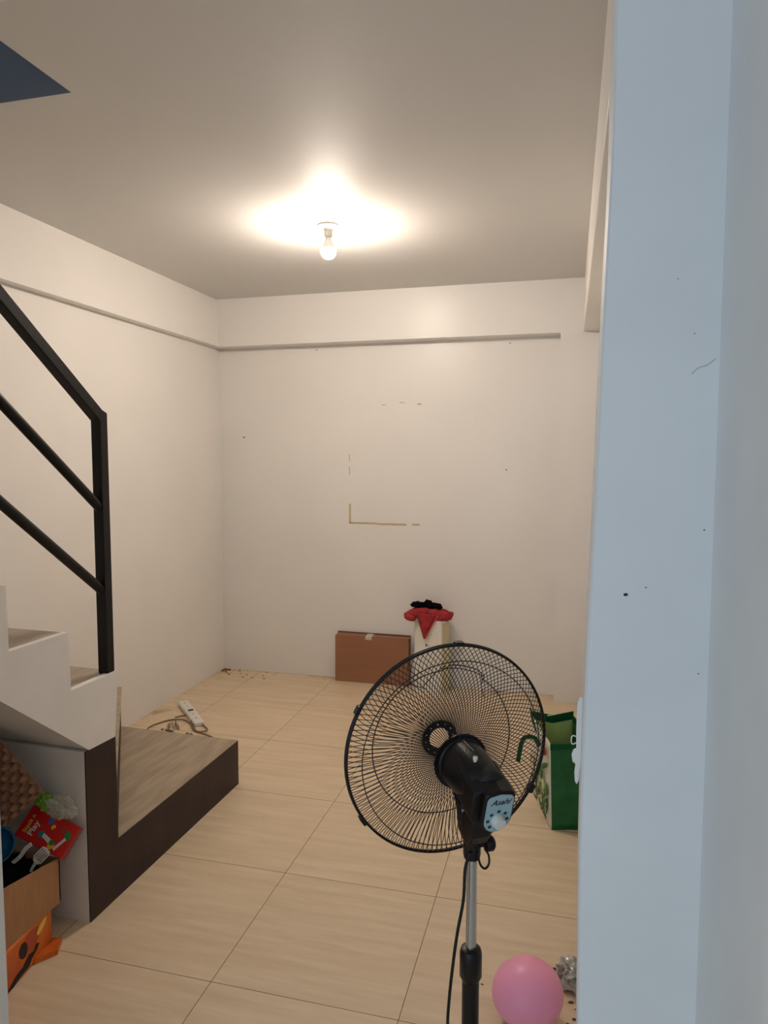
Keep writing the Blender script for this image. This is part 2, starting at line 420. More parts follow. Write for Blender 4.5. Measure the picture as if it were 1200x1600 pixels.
# ------------------------------------------------------------------ staircase
ST = (-1.594, 2.034, 0)
st = empty('staircase', ST, 'white staircase with dark wood lowest steps rising along the left wall', 'staircase', rz=-0.021)
XW = -0.940
def yz(bm, pts, x0, x1, mi=0): prism(bm, [(x0, y, z) for y, z in pts], (x1-x0, 0, 0), mi)
bm = bmesh.new(); yz(bm, [(0.001, 0), (1.107, 0), (1.107, .221), (.165, .221), (.165, .610), (0.001, .617)], -0.004, 0)
link('skirt_panel', bm, 'dark_wood', st)
bm = bmesh.new(); box(bm, (XW, .167, 0), (-.012, 1.107, .214)); link('step_base', bm, 'dark_wood', st)
bm = bmesh.new(); box(bm, (XW, .1655, .214), (-0.001, 1.1075, .2235)); link('landing_tread', bm, 'tread', st)
bm = bmesh.new(); box(bm, (XW, 0.0, 0), (-.0045, .160, .6165)); link('end_panel', bm, 'white_paint', st)
bm = bmesh.new(); prism(bm, [(-0.003, .166, .224), (-.675, 1.106, .224), (XW, 1.106, .224), (XW, .166, .224)], (0, 0, .198)); link('riser', bm, 'riser', st)
bm = bmesh.new(); prism(bm, [(-0.003, .166, .422), (-.670, 1.112, .422), (XW, 1.112, .422), (XW, .166, .422)], (0, 0, .010)); link('winder_tread', bm, 'tread', st)
bm = bmesh.new(); prism(bm, [(-0.003, .166, .433), (XW, .75, .433), (XW, .166, .433)], (0, 0, .198)); link('riser', bm, 'riser', st)
bm = bmesh.new(); prism(bm, [(-0.003, .166, .631), (XW, .76, .631), (XW, .166, .631)], (0, 0, .010)); link('winder_tread', bm, 'tread', st)
bm = bmesh.new()
yz(bm, [(.018, .6175), (.160, .6105), (.188, .851), (-.060, .853), (-.062, 1.052), (-.315, 1.054), (-.317, 1.254), (-.567, 1.256), (-.569, 1.456), (-.82, 1.458), (-.822, 1.66), (-.900, 1.66), (-.900, 1.355)], -0.022, 0.002)
link('stringer', bm, 'white_paint', st)
bm = bmesh.new(); yz(bm, [(.018, .618), (.150, .612), (.150, .66), (-.82, 1.43), (-.90, 1.49), (-.90, 1.357)], XW, -.023)
link('soffit', bm, 'white_paint', st)
for i, (y1, z) in enumerate(((.187, .849), (-.061, 1.050), (-.316, 1.252), (-.568, 1.454))):
    y0 = (-.061, -.316, -.568, -.82)[i]
    bm = bmesh.new(); box(bm, (XW, y0, z-.02), (-.0225, y1, z)); link('tread', bm, 'tread', st, bevel=.002)
    bm = bmesh.new(); box(bm, (XW, y1-.020, z-.205), (-.0225, y1-.006, z-.02)); link('riser', bm, 'white_paint', st)

rl = empty('stair_railing', ST, 'black metal railing of square and round tubes on the white staircase', 'railing', rz=-0.021)
RX = -0.024
def sq_tube(bm, a, b, h=.020):
    a = Vector(a); b = Vector(b); t = (b-a).normalized(); sx = Vector((1, 0, 0)); n = t.cross(sx).normalized()
    A = [bm.verts.new(a + sx*h*i + n*h*j) for i, j in ((-1, -1), (1, -1), (1, 1), (-1, 1))]
    B = [bm.verts.new(b + sx*h*i + n*h*j) for i, j in ((-1, -1), (1, -1), (1, 1), (-1, 1))]
    bm.faces.new(A); bm.faces.new(B)
    for k in range(4): bm.faces.new((A[k], A[(k+1) % 4], B[(k+1) % 4], B[k]))
PY = .157
bm = bmesh.new(); 
yz(bm, [(PY-.02, .849), (PY+.02, .849), (PY+.02, 1.785), (PY-.004, 1.795), (PY-.02, 1.765)], RX-.02, RX+.02)
link('post', bm, 'black_metal', rl, bevel=.003)
bm = bmesh.new(); sq_tube(bm, (RX, PY-.008, 1.772), (RX, -.89, 1.772+.767*(PY+.882))); link('handrail', bm, 'black_metal', rl, bevel=.003)
for z0, sl in ((1.452, .80), (1.155, .775)):
    bm = bmesh.new(); tube(bm, [(RX, PY-.015, z0), (RX, -.89, z0+sl*(PY+.875))], .017, 16); link('rail', bm, 'black_metal', rl, smooth='auto')

# ------------------------------------------------------------------ stand fan
FZ = 0.564
fan = empty('stand_fan', (-0.165, 1.295, 0), 'black stand fan with round wire grille seen from behind, in the foreground', 'fan', rz=FZ)
def L(s, n, z): return Vector((s, -n, z))      # s right, n towards the back of the fan, z up
PT = -0.036
Nv = Vector((0, -math.cos(PT), math.sin(PT))); Uv = Vector((0, math.sin(PT), math.cos(PT))); Sv = Vector((1, 0, 0))
HC = L(0.0025, -.118, 1.036)
HM = frame(HC, Sv, Uv, Nv)      # local z = fan axis pointing backwards
def head(s, u, n): return HC + Sv*s + Uv*u + Nv*n
RR = 0.218
# base, column
bm = bmesh.new(); lathe(bm, [(0, 0), (.165, 0), (.168, .006), (.160, .016), (.09, .030), (.04, .040), (.026, .055), (.024, .10), (0, .10)], 48); link('base', bm, 'black_plastic', fan, smooth='auto')
bm = bmesh.new(); lathe(bm, [(0, .09), (.0165, .09), (.0165, .64), (0, .64)], 24); link('outer_tube', bm, 'black_plastic', fan, smooth='auto')
bm = bmesh.new(); lathe(bm, [(.0165, .625), (.0175, .63), (.0215, .636), (.0215, .682), (.0190, .690), (.0115, .693), (0, .693)], 24); link('height_collar', bm, 'black_plastic', fan, smooth='auto')
bm = bmesh.new(); lathe(bm, [(0, .66), (.0103, .66), (.0103, .90), (0, .90)], 24); link('steel_tube', bm, 'chrome', fan, smooth='auto', label='chrome steel inner tube')
bm = bmesh.new(); lathe(bm, [(0, .872), (.0150, .872), (.0168, .88), (.0168, .985), (.013, .995), (0, .995)], 24); link('neck', bm, 'black_plastic', fan, smooth='auto')
bm = bmesh.new(); box(bm, L(-.022, -.012, .93), L(.012, .016, 1.005)); box(bm, L(-.029, -.010, .945), L(-.020, .012, .985)); link('tilt_bracket', bm, 'black_plastic', fan, bevel=.004)
bm = bmesh.new(); lathe(bm, [(0, 0), (.004, 0), (.004, .003), (0, .004)], 16, frame(L(-.024, .012, .975), (1, 0, 0), (0, 0, 1), (0, -1, 0))); link('screw', bm, 'chrome', fan, label='steel screw')
bm = bmesh.new(); lathe(bm, [(0, 0), (.0045, 0), (.0045, .010), (.0125, .012), (.0145, .018), (.0145, .026), (.011, .030), (0, .030)], 24, frame(L(.010, .010, .900), (0, 1, 0), (0, 0, 1), (1, 0, 0)) @ Matrix.Rotation(0, 4, 'Z')); link('height_knob', bm, 'black_plastic', fan, smooth='auto')
bm = bmesh.new(); tube(bm, smoothpts([L(.004, .016, .890), L(.008, .020, .868), L(.018, .020, .858), L(.026, .020, .866), L(.026, .018, .882), L(.020, .014, .893)], 6), .0022, 8); link('cord_loop', bm, 'black_plastic', fan, smooth=True)
# motor housing
bm = bmesh.new()
lathe(bm, [(0, .035), (.022, .035), (.024, .045), (.042, .050), (.0485, .056), (.049, .062), (.046, .066), (.047, .070), (.0475, .095), (.0455, .125), (.041, .150), (.035, .168), (.026, .176), (0, .176)], 40, HM, sx=1.0, sy=1.03)
link('motor_housing', bm, 'black_plastic', fan, smooth='auto')
bm = bmesh.new(); lathe(bm, [(0, .13), (.028, .13), (.029, .172), (.026, .181), (.018, .186), (0, .187)], 32, frame(head(.006, .010, 0), Sv, Uv, Nv)); link('rear_cap', bm, 'black_matte', fan, smooth='auto')
bm = bmesh.new()
lathe(bm, [(0, 0), (.0035, 0), (.0035, .008), (.0045, .009), (.0045, .014), (0, .015)], 16, frame(head(-.010, .036, .143), Sv, -Nv, Uv)); link('oscillation_knob', bm, 'white_plastic', fan, smooth='auto', label='small white oscillation knob')
bm = bmesh.new(); box(bm, (-.0012, -.0005, 0), (.0012, .0015, .045)); bm.transform(frame(head(-.002, .0482, .072), Sv, Uv, Nv)); link('housing_seam', bm, 'chrome', fan, label='thin pale seam strip on the housing')
# under-body joining motor to neck
bm = bmesh.new()
prof_body = [head(0, -.030, .060), head(0, -.030, .185), L(0, .045, .935), L(0, .030, .912), L(0, -.012, .925), L(0, -.022, .965)]
prism(bm, [p + Vector((-.026, 0, 0)) for p in prof_body], (.046, 0, 0)); link('gear_case', bm, 'black_plastic', fan, bevel=.008, seg=3)
# control box and panel
AL = math.radians(15)
Pn = Nv*math.cos(AL) - Uv*math.sin(AL); Pu = Uv*math.cos(AL) + Nv*math.sin(AL)
PC = head(.008, -.030, .204)
bm = bmesh.new()
def stad(w_, top, bot, k=14, inset=0.0):
    w_ -= inset; top -= inset; bot += inset
    pts = []
    for i in range(k+1):
        a = PI + PI*i/k; pts.append((w_*math.cos(a), bot + w_ + w_*math.sin(a)))
    rc = .010
    for i in range(5):
        a = PI/2*i/4; pts.append((w_-rc+rc*math.cos(a), top-rc+rc*math.sin(a)*1.0))
    pts.append((0, top+.003))
    for i in range(5):
        a = PI/2 + PI/2*i/4; pts.append((-w_+rc+rc*math.cos(a), top-rc+rc*math.sin(a)))
    return pts
cb = [PC + Sv*a + Pu*b for a, b in stad(.030, .045, -.044)]
prism(bm, cb, -Pn*.085)

prism(bm, [PC - Pn*.014 + Sv*a + Pu*b for a, b in ((-.046, .036), (-.020, .046), (.0, .046), (.0, -.040), (-.026, -.042), (-.046, -.020))], -Pn*.070); link('control_box', bm, 'black_plastic', fan, bevel=.004, seg=3)
bm = bmesh.new(); prism(bm, [PC + Sv*a + Pu*b for a, b in stad(.0255, .040, -.040)], Pn*.0014)
pan = link('control_panel', bm, 'panel_blue', fan, label='pale blue control panel')
text_mesh('lettering', 'Asahi', .0165, frame(PC + Pu*.0265 + Pn*.0016, Sv, Pu, Pn), 'ink', pan, shear=.45, bold=.0002)
KC = PC + Pu*-.0135
bm = bmesh.new()
for k in range(8):
    a = math.radians(90 + 45*k); dirv = Sv*math.cos(a) + Pu*math.sin(a); tv = Sv*-math.sin(a) + Pu*math.cos(a)
    q = .0028 if k not in (4, 5) else .0016
    c = KC + dirv*(.0190 if k else .0195)
    prism(bm, [c + dirv*i*q + tv*j*.0030 + Pn*.0014 for i, j in ((-1, -1), (1, -1), (1, 1), (-1, 1))], Pn*.0004)
link('dial_marks', bm, 'ink', pan)
bm = bmesh.new(); lathe(bm, [(0, 0), (.0125, 0), (.0125, .004), (.0110, .013), (0, .014)], 28, frame(KC + Pn*.001, Sv, Pu, Pn))
link('speed_dial', bm, 'white_plastic', pan, smooth='auto', label='white round speed dial')
# grille
def n_rear(r): return .004 + .056*(1-(r/RR)**3.2)
def n_front(r): return -.004 - .052*(1-(r/RR)**2.6)
def cage(name, nf, r_in, sw, cnt, phase=0.0, n_in=None):
    bm = bmesh.new()
    for k in range(cnt):
        a0 = 2*PI*k/cnt + phase; pts = []
        for j in range(11):
            t = j/10; r = r_in + (RR-r_in)*t
            a = a0 + sw*((r/RR)**2)
            pts.append(head(r*math.cos(a), r*math.sin(a), nf(r)))
        tube(bm, pts, .00085, 4, caps=False)
    return link(name, bm, 'wire', fan, smooth=True)
rg = cage('rear_grille', n_rear, .040, .32, 120)
fg = cage('front_grille', n_front, .022, -.28, 120, .013)
def ring(bm, r, n, th, kink=None, seg=96, k=6, rng=(0, 2*PI)):
    pts = []
    closed = rng == (0, 2*PI)
    for i in range(seg if closed else seg+1):
        a = rng[0] + (rng[1]-rng[0])*i/seg; rr_ = r
        if kink:
            for ka, kw, dr in kink:
                dd = abs((a-ka+PI) % (2*PI) - PI)
                if dd < kw: rr_ = r + dr*min(1, (kw-dd)/.07)
        pts.append(head(rr_*math.cos(a), rr_*math.sin(a), n(rr_) if callable(n) else n))
    tube(bm, pts, th, k, closed=closed)
bm = bmesh.new(); ring(bm, RR, .0026, .0027, k=10); link('rear_rim', bm, 'black_plastic', rg, smooth=True)
bm = bmesh.new(); ring(bm, RR+.001, -.0026, .0026, k=10); link('front_rim', bm, 'black_plastic', fg, smooth=True)
bm = bmesh.new(); ring(bm, .192, n_rear, .0011); link('brace_ring', bm, 'wire', rg, smooth=True)
bm = bmesh.new(); ring(bm, .154, n_front, .0012, kink=[(math.radians(74), .30, .013)]); ring(bm, .160, lambda r: n_front(r)+.002, .0010, rng=(math.radians(58), math.radians(92)), seg=16)
tube(bm, [head(.154*math.cos(a), .154*math.sin(a), n_front(.154)) if i == 0 else head(.120*math.cos(a+.2), .120*math.sin(a+.2), n_front(.12)) for i, a in enumerate((math.radians(120), math.radians(96)))], .001, 6)
tube(bm, [head(.130*math.cos(1.9), .130*math.sin(1.9), n_front(.13)), head(.150*math.cos(1.72), .150*math.sin(1.72), n_front(.15)), head(.166*math.cos(1.58), .166*math.sin(1.58), n_front(.166))], .001, 6)
tube(bm, [head(.166*math.cos(1.0), .166*math.sin(1.0), n_front(.166)), head(.142*math.cos(.92), .142*math.sin(.92), n_front(.14)), head(.128*math.cos(.72), .128*math.sin(.72), n_front(.12))], .001, 6)
link('brace_ring', bm, 'wire', fg, smooth=True)
# front centre ring (no badge), pale discs stand in for the holes round it
bm = bmesh.new()
lathe(bm, [(.023, -.0575), (.038, -.0565), (.040, -.0530), (.023, -.0535), (.023, -.0575)], 40, HM); cr = link('centre_ring', bm, 'black_plastic', fg, smooth='auto')
bm = bmesh.new()
for k in range(12):
    a = 2*PI*(k+.3)/12
    lathe(bm, [(0, 0), (.0016, 0), (.0016, .0008), (0, .0010)], 10, frame(head(.0315*math.cos(a), .0315*math.sin(a), -.0532), Sv, Uv, Nv))
link('hole_discs', bm, 'white_plastic', cr, label='pale discs in place of holes round the centre ring')
bm = bmesh.new()
lathe(bm, [(.036, .060), (.056, .058), (.056, .0545), (.036, .0545), (.036, .060)], 40, HM); link('mounting_plate', bm, 'black_plastic', rg, smooth='auto')
bm = bmesh.new(); lathe(bm, [(0, -.02), (.004, -.02), (.004, .04), (0, .04)], 14, HM); link('motor_shaft', bm, 'chrome', fan, smooth='auto', label='bare steel motor shaft')
for a in (86, 152, 214, 330):
    a = math.radians(a); c = head((RR+.003)*math.cos(a), (RR+.003)*math.sin(a), 0); tv = Sv*-math.sin(a) + Uv*math.cos(a); rv = Sv*math.cos(a) + Uv*math.sin(a)
    bm = bmesh.new(); prism(bm, [c + tv*i*.011 + rv*j*.004 - Nv*.008 for i, j in ((-1, -1), (1, -1), (.8, 1), (-.8, 1))], Nv*.016); link('rim_clip', bm, 'black_plastic', fg, bevel=.001)
# power cord hanging from the neck to the floor
bm = bmesh.new(); tube(bm, smoothpts([L(-.010, .016, .892), L(-.019, .012, .86), L(-.022, .012, .80), L(-.034, .012, .735), L(-.044, .014, .67), L(-.050, .012, .60), L(-.051, .010, .54), L(-.045, .012, .40), L(-.06, .02, .20), L(-.10, .03, .06), L(-.185, .03, .004), L(-.26, .0, .003)], 6), .0031, 8); link('power_cord', bm, 'black_plastic', fan, smooth=True)

# ------------------------------------------------------------------ back wall boxes
cb_ = empty('flat_carton', (-1.354, 4.862, 0), 'closed brown cardboard box standing on edge against the back wall', 'box')
bm = bmesh.new()
for v in box(bm, (-.274, -.037, 0), (.274, .036, .334)): 
    if v.co.z > .1 and v.co.y > 0: v.co.z = .345
    if v.co.z > .1: v.co.y += .004
bm.transform(Matrix.Rotation(math.radians(0.6), 4, 'Z'))
link('carton_body', bm, 'card', cb_, bevel=.003)
bm = bmesh.new(); box(bm, (-.272, -.026, .3345), (.272, -.0245, .3375)); box(bm, (-.274, .030, .345), (.276, .036, .352)); link('top_flap', bm, 'card_dark', cb_)
bm = bmesh.new(); box(bm, (-.045, -.0375, .318), (.002, -.0335, .336)); box(bm, (-.045, -.036, .3355), (.002, .036, .338))
bmesh.ops.rotate(bm, verts=[v for v in bm.verts if v.co.z > .335 and v.co.y > -.0365], cent=(0, -.036, .336), matrix=Matrix.Rotation(math.radians(8.5), 3, 'X'))
link('packing_tape', bm, 'tape', cb_, label='pale strip of packing tape')

wbn = empty('white_bin', (-0.905, 4.775, 0), 'tall narrow white plastic bin by the back wall, right of the brown carton', 'bin', rz=math.radians(-20))
def rrect(w_, d_, r, k=5):
    out = []
    for cx, cy, a0 in ((w_-r, d_-r, 0), (-w_+r, d_-r, PI/2), (-w_+r, -d_+r, PI), (w_-r, -d_+r, 1.5*PI)):
        for i in range(k+1):
            a = a0 + PI/2*i/k; out.append((cx + r*math.cos(a), cy + r*math.sin(a)))
    return out
bm = bmesh.new(); prism(bm, [(x, y, 0) for x, y in rrect(.110, .060, .014)], (0, 0, .50)); link('bin_body', bm, 'offwhite', wbn, smooth='auto')
bm = bmesh.new(); prism(bm, [(x, y, .50) for x, y in rrect(.113, .063, .016)], (0, 0, .018)); link('lid', bm, 'white_plastic', wbn, bevel=.004)
bm = bmesh.new(); box(bm, (.1095, -.046, .01), (.1115, .048, .498)); link('side_strip', bm, 'cream', wbn, label='yellowed side strip')
bm = bmesh.new()
for x, z, a, b in ((-.012, .333, .006, .014), (-.004, .333, .006, .014), (-.012, .327, .014, .003), (.012, .333, .007, .006)):
    box(bm, (x, -.0612, z), (x+a, -.0598, z+b))
link('printed_mark', bm, 'speck', wbn)

# red cloth folded over the bin lid
def cloth_roll(bm, pts, rx, ry, seed, k=14):
    P = smoothpts(pts, 8); rings = []
    m = len(P)
    for i, p in enumerate(P):
        t = (P[min(i+1, m-1)] - P[max(i-1, 0)]).normalized(); a = Vector((0, 0, 1)); nx = t.cross(a).normalized(); ny = nx.cross(t)
        e = math.sin(PI*min(1, max(0, (i+.6)/(m+.2))))**.35
        ring_ = []
        for q in range(k):
            an = 2*PI*q/k; kk = e*(1 + .38*noise.noise(Vector((i*.25, an*1.2+seed, seed))) + .10*math.sin(3*an + i*.3))
            ring_.append(bm.verts.new(p + nx*rx*kk*math.cos(an) + ny*ry*kk*math.sin(an)))
        rings.append(ring_)
    for A, B in zip(rings, rings[1:]):
        for q in range(k): bm.faces.new((A[q], A[(q+1) % k], B[(q+1) % k], B[q]))
    bm.faces.new(rings[0]); bm.faces.new(list(reversed(rings[-1])))
cl = empty('red_cloth', (-0.925, 4.77, .518), 'crumpled red cloth draped over the top of the white bin', 'cloth')
bm = bmesh.new()
cloth_roll(bm, [(-.145, -.02, .030), (-.08, -.035, .038), (0, -.03, .045), (.07, -.035, .035), (.135, -.01, .026)], .045, .034, 1)
cloth_roll(bm, [(-.13, .03, .03), (-.03, .03, .05), (.06, .03, .048), (.14, .025, .03)], .04, .034, 5)
cloth_roll(bm, [(.04, -.055, .012), (.09, -.058, .018), (.145, -.03, .03), (.155, .01, .04)], .026, .030, 9)
cloth_roll(bm, [(-.15, -.03, .03), (-.13, -.055, .012), (-.08, -.06, .006)], .024, .028, 13)
link('folds', bm, 'red_cloth', cl, smooth=True)
bm = bmesh.new()
nx_, nz_ = 12, 12; g = []
for j in range(nz_+1):
    t = j/nz_; row = []
    for i in range(nx_+1):
        s = i/nx_; xl = -.072 + (.0 + .050)*t; xr = .082 - (.082 + .010)*t
        x = xl + (xr-xl)*s; z = .045 - .175*t + .030*t*(1-s)*0; y = -.072 - .012*math.sin(s*PI) - .006*math.sin(s*9+t*3)*(1-t) + .010*t
        row.append(bm.verts.new((x, y, z)))
    g.append(row)
for j in range(nz_):
    for i in range(nx_): bm.faces.new((g[j][i], g[j][i+1], g[j+1][i+1], g[j+1][i]))
fl = link('hanging_corner', bm, 'red_cloth', cl, smooth=True); sm = fl.modifiers.new('thickness', 'SOLIDIFY'); sm.thickness = .005; sm.offset = 0
bm = bmesh.new(); tube(bm, [g_ for g_ in [(.079, -.082, .04), (.052, -.084, -.01), (.020, -.081, -.07), (-.016, -.076, -.128)]], .004, 6); link('hem', bm, 'red_cloth_hem', cl, smooth=True, label='paler red hem')
bk = empty('black_cloth_bow', (-0.945, 4.77, .59), 'knotted black cloth lying on top of the red cloth', 'cloth')
bm = bmesh.new()
blob(bm, (.015, -.005, .022), .042, .5, 2.2, 3, squash=(1.0, .8, .72)); link('knot', bm, 'black_cloth', bk, smooth=True)
bm = bmesh.new(); blob(bm, (-.055, -.008, .020), .038, .5, 2.4, 8, squash=(1.25, .7, .55)); link('cloth_end', bm, 'black_cloth', bk, smooth=True)
bm = bmesh.new(); blob(bm, (.068, -.004, .012), .036, .5, 2.4, 12, squash=(1.2, .7, .65)); link('cloth_end', bm, 'black_cloth', bk, smooth=True)

# ------------------------------------------------------------------ power strip with its cable
ps = empty('power_strip', (-2.286, 3.925, 0), 'white power strip lying on the floor by the left wall', 'power strip', rz=math.atan2(-.33, .31))
bm = bmesh.new(); box(bm, (-.215, -.032, 0), (.215, .032, .030)); link('strip_body', bm, 'white_plastic', ps, bevel=.008, seg=3)
for k in range(5):
    x = -.165 + k*.075
    bm = bmesh.new()
    prism(bm, [(x + .021*math.cos(q*PI/8), .021*math.sin(q*PI/8), .0300) for q in range(16)], (0, 0, .0012), 0)
    for dx_ in (-.007, .007): box(bm, (x+dx_-.0015, -.005, .0312), (x+dx_+.0015, .005, .0318), 1)
    link('outlet', bm, ['offwhite', 'speck'], ps)
bm = bmesh.new(); box(bm, (-.012, -.016, .031), (.004, .016, .036)); link('switch', bm, 'speck', ps, bevel=.001)
bm = bmesh.new()
c0 = [(-2.12, 3.775, .012), (-2.06, 3.72, .006), (-2.11, 3.69, .005), (-2.20, 3.78, .006), (-2.29, 3.83, .008), (-2.37, 3.80, .006), (-2.42, 3.69, .005), (-2.40, 3.60, .005)]
im = Matrix.Translation((-2.286, 3.925, 0)) @ Matrix.Rotation(math.atan2(-.33, .31), 4, 'Z'); im.invert()
tube(bm, [im @ p for p in smoothpts(c0, 8)], .0042, 8); link('cable', bm, 'cable', ps, smooth=True, label='thin brown cable')
cw = bmesh.new()
tube(cw, smoothpts([(-2.36, 3.86, .004), (-2.28, 3.90, .012), (-2.21, 3.80, .020), (-2.14, 3.70, .010), (-2.04, 3.66, .004), (-1.96, 3.62, .004), (-1.90, 3.54, .004), (-1.88, 3.42, .004)], 8), .0045, 8)
x = link('loose_cable', cw, 'cable', smooth=True); prop(x, 'loose brown cable winding on the floor behind the low wooden step', 'cable')
cw = bmesh.new()
for k in range(7):
    a = random.uniform(-.5, .5); bx0 = -2.30 + random.uniform(-.05, .10); by0 = 3.80 + random.uniform(-.05, .03)
    tube(cw, smoothpts([(bx0, by0, .003), (bx0+.02, by0-.03, .014+.01*random.random()), (bx0+.05+.02*a, by0-.07, .003)], 4), .0026, 6)
for k in range(6):
    bx0 = -2.33 + random.uniform(0, .22); blob(cw, (bx0, 3.66 - (bx0+2.33)*.1, .006), .008, .6, 3, seed=k, sub=1, squash=(1.5, .7, .8))
x = link('wire_scraps', cw, 'cable', smooth=True); prop(x, 'tangle of pale wire offcuts beside the power strip', 'scraps', kind='stuff')

# ------------------------------------------------------------------ green shopping bag
ga = math.atan2(.28, .96)
bag = empty('shopping_bag', (-0.044, 3.084, 0), 'green reusable shopping bag with printed white front standing behind the fan', 'bag', rz=ga)
BW, BD, BH = .185, .34, .385
def sheet(P00, P10, P11, P01, nu=14, nv=14, amp=.004, seed=0, bulge=0.0, normal=(0, 0, 0)):
    bm = bmesh.new(); g = []; nn = Vector(normal)
    for j in range(nv+1):
        r_ = []
        for i in range(nu+1):
            u_ = i/nu; v_ = j/nv
            p = (Vector(P00)*(1-u_) + Vector(P10)*u_)*(1-v_) + (Vector(P01)*(1-u_) + Vector(P11)*u_)*v_
            e = math.sin(PI*u_)*math.sin(PI*v_)
            p = p + nn*(bulge*e + amp*noise.noise(Vector((u_*4+seed, v_*4, seed)))*min(1, 3*math.sin(PI*u_)))
            r_.append(bm.verts.new(p))
        g.append(r_)
    for j in range(nv):
        for i in range(nu): bm.faces.new((g[j][i], g[j][i+1], g[j+1][i+1], g[j+1][i]))
    return bm
def solid(o, t, off=0):
    s_ = o.modifiers.new('thickness', 'SOLIDIFY'); s_.thickness = t; s_.offset = off; return o
zt = BH
near0, near1 = (0, 0, 0), (BW, 0, 0); far0, far1 = (0, BD, 0), (BW, BD, 0)
up_ = lambda p, dx=0, dy=0, z=zt: (p[0]+dx, p[1]+dy, z)
solid(link('side_gusset', sheet(near0, near1, up_(near1, 0, .012), up_(near0, -.012, .004), seed=1, amp=.010, normal=(0, -1, 0)), 'green', bag, smooth=True), .0015)
solid(link('side_gusset', sheet(far0, far1, up_(far1, 0, -.01, zt+.010), up_(far0, -.008, -.004, zt+.010), seed=2, amp=.010, normal=(0, 1, 0)), ['green_light'], bag, smooth=True), .0015)
solid(link('back_side', sheet(near1, far1, up_(far1, 0, -.01), up_(near1, 0, .012), seed=3, amp=.006, normal=(1, 0, 0)), 'green', bag, smooth=True), .0015)
bm = sheet(near0, far0, up_(far0, -.008, -.004), up_(near0, -.012, .004), seed=4, amp=.012, bulge=.020, normal=(-1, 0, 0))
# leaf prints: flat patches on the printed side
def bulge_x(u_, v_): return -(.020*math.sin(PI*u_)*math.sin(PI*v_)) - .012*v_ - .0135 - .004*abs(noise.noise(Vector((u_*4, v_*4, 1))))
def leafp(y, z, l, wd, ang, mi):
    pts = []
    for q in range(12):
        a = 2*PI*q/12; py = l*math.cos(a)*math.cos(ang) - wd*math.sin(a)*math.sin(ang); pz = l*math.cos(a)*math.sin(ang) + wd*math.sin(a)*math.cos(ang)
        yy = min(max(y+py, .003), BD-.003); zz = min(max(z+pz, .01), BH-.01)
        pts.append(bm.verts.new((bulge_x(yy/BD, zz/BH)+.004, yy, zz)))
    f = bm.faces.new(pts); f.material_index = mi + 1
random.seed(11)
for k in range(38):
    y = random.uniform(.02, BD-.03); z = random.uniform(.05, .24)
    leafp(y, z, random.uniform(.018, .045), random.uniform(.006, .014), math.radians(random.uniform(60, 150)), random.choice((0, 0, 1, 3)))
leafp(.05, .27, .045, .012, math.radians(150), 0); leafp(.06, .335, .03, .022, 0, 2); leafp(.16, .33, .03, .02, 0, 2)
leafp(.12, .21, .035, .012, 2.4, 1); leafp(.03, .11, .03, .010, 1.9, 1); leafp(.10, .06, .035, .012, 2.2, 1)
solid(link('printed_side', bm, ['print_white', 'leaf', 'leaf_dark', 'print_red', 'print_pink'], bag, smooth=True), .0015)
bm = bmesh.new(); lathe(bm, [(.030, 0), (.032, .0006), (.034, 0)], 24, frame((-.042, .13, .225), (0, 1, 0), (0, 0, 1), (-1, 0, 0)), sx=1.0, sy=.8); link('round_emblem', bm, 'leaf_dark', bag)
# hems
bm = bmesh.new()
def band(bm, a, b, z0, z1, sag=0, t=.003, n=10):
    a = Vector(a); b = Vector(b); d_ = (b-a).normalized(); nn = Vector((-d_.y, d_.x, 0))*t
    A = []; 
    for i in range(n+1):
        s = i/n; p = a.lerp(b, s); dz = -sag*(1-abs(2*s-1))
        A.append([bm.verts.new((p.x+nn.x*k_, p.y+nn.y*k_, z+dz)) for k_, z in ((-1, z0), (1, z0), (1, z1), (-1, z1))])
    for P_, Q_ in zip(A, A[1:]):
        for k in range(4): bm.faces.new((P_[k], P_[(k+1) % 4], Q_[(k+1) % 4], Q_[k]))
    bm.faces.new(A[0]); bm.faces.new(A[-1])
band(bm, (-.014, -.002, 0), (BW, .010, 0), .362, .388)
band(bm, (-.012, BD-.004, 0), (BW, BD-.01, 0), .362+.012, .400+.012, sag=.020)
band(bm, (BW, .012, 0), (BW, BD-.01, 0), .362, .388)
link('hem', bm, 'green_hem', bag)
bm = bmesh.new(); box(bm, (.0, .0, .001), (BW, BD, .004)); link('bottom_panel', bm, 'green', bag)
def ribbon(bm, pts, w_, n=Vector((0, 1, 0)), t=.0015, k=6):
    P = smoothpts(pts, k); rows_ = []
    for i, p in enumerate(P):
        tt = (P[min(i+1, len(P)-1)] - P[max(i-1, 0)]).normalized(); sd = tt.cross(n).normalized()*w_/2; nn = n*t
        rows_.append([bm.verts.new(p + sd*a + nn*b) for a, b in ((-1, -1), (1, -1), (1, 1), (-1, 1))])
    for A, B in zip(rows_, rows_[1:]):
        for q in range(4): bm.faces.new((A[q], A[(q+1) % 4], B[(q+1) % 4], B[q]))
    bm.faces.new(rows_[0]); bm.faces.new(rows_[-1])
bm = bmesh.new(); ribbon(bm, [(-.035, .10, .34), (-.050, .12, .365), (-.078, .14, .366), (-.100, .15, .345), (-.112, .15, .30), (-.120, .15, .245)], .020, Vector((0, 1, .15)).normalized()); link('strap', bm, 'green_hem', bag)
bm = bmesh.new(); ribbon(bm, [(-.030, .19, .37), (-.045, .20, .43), (-.05, .22, .46), (-.035, .26, .44), (-.02, .29, .37)], .024, Vector((1, .1, .15)).normalized()); link('strap', bm, 'green_hem', bag)
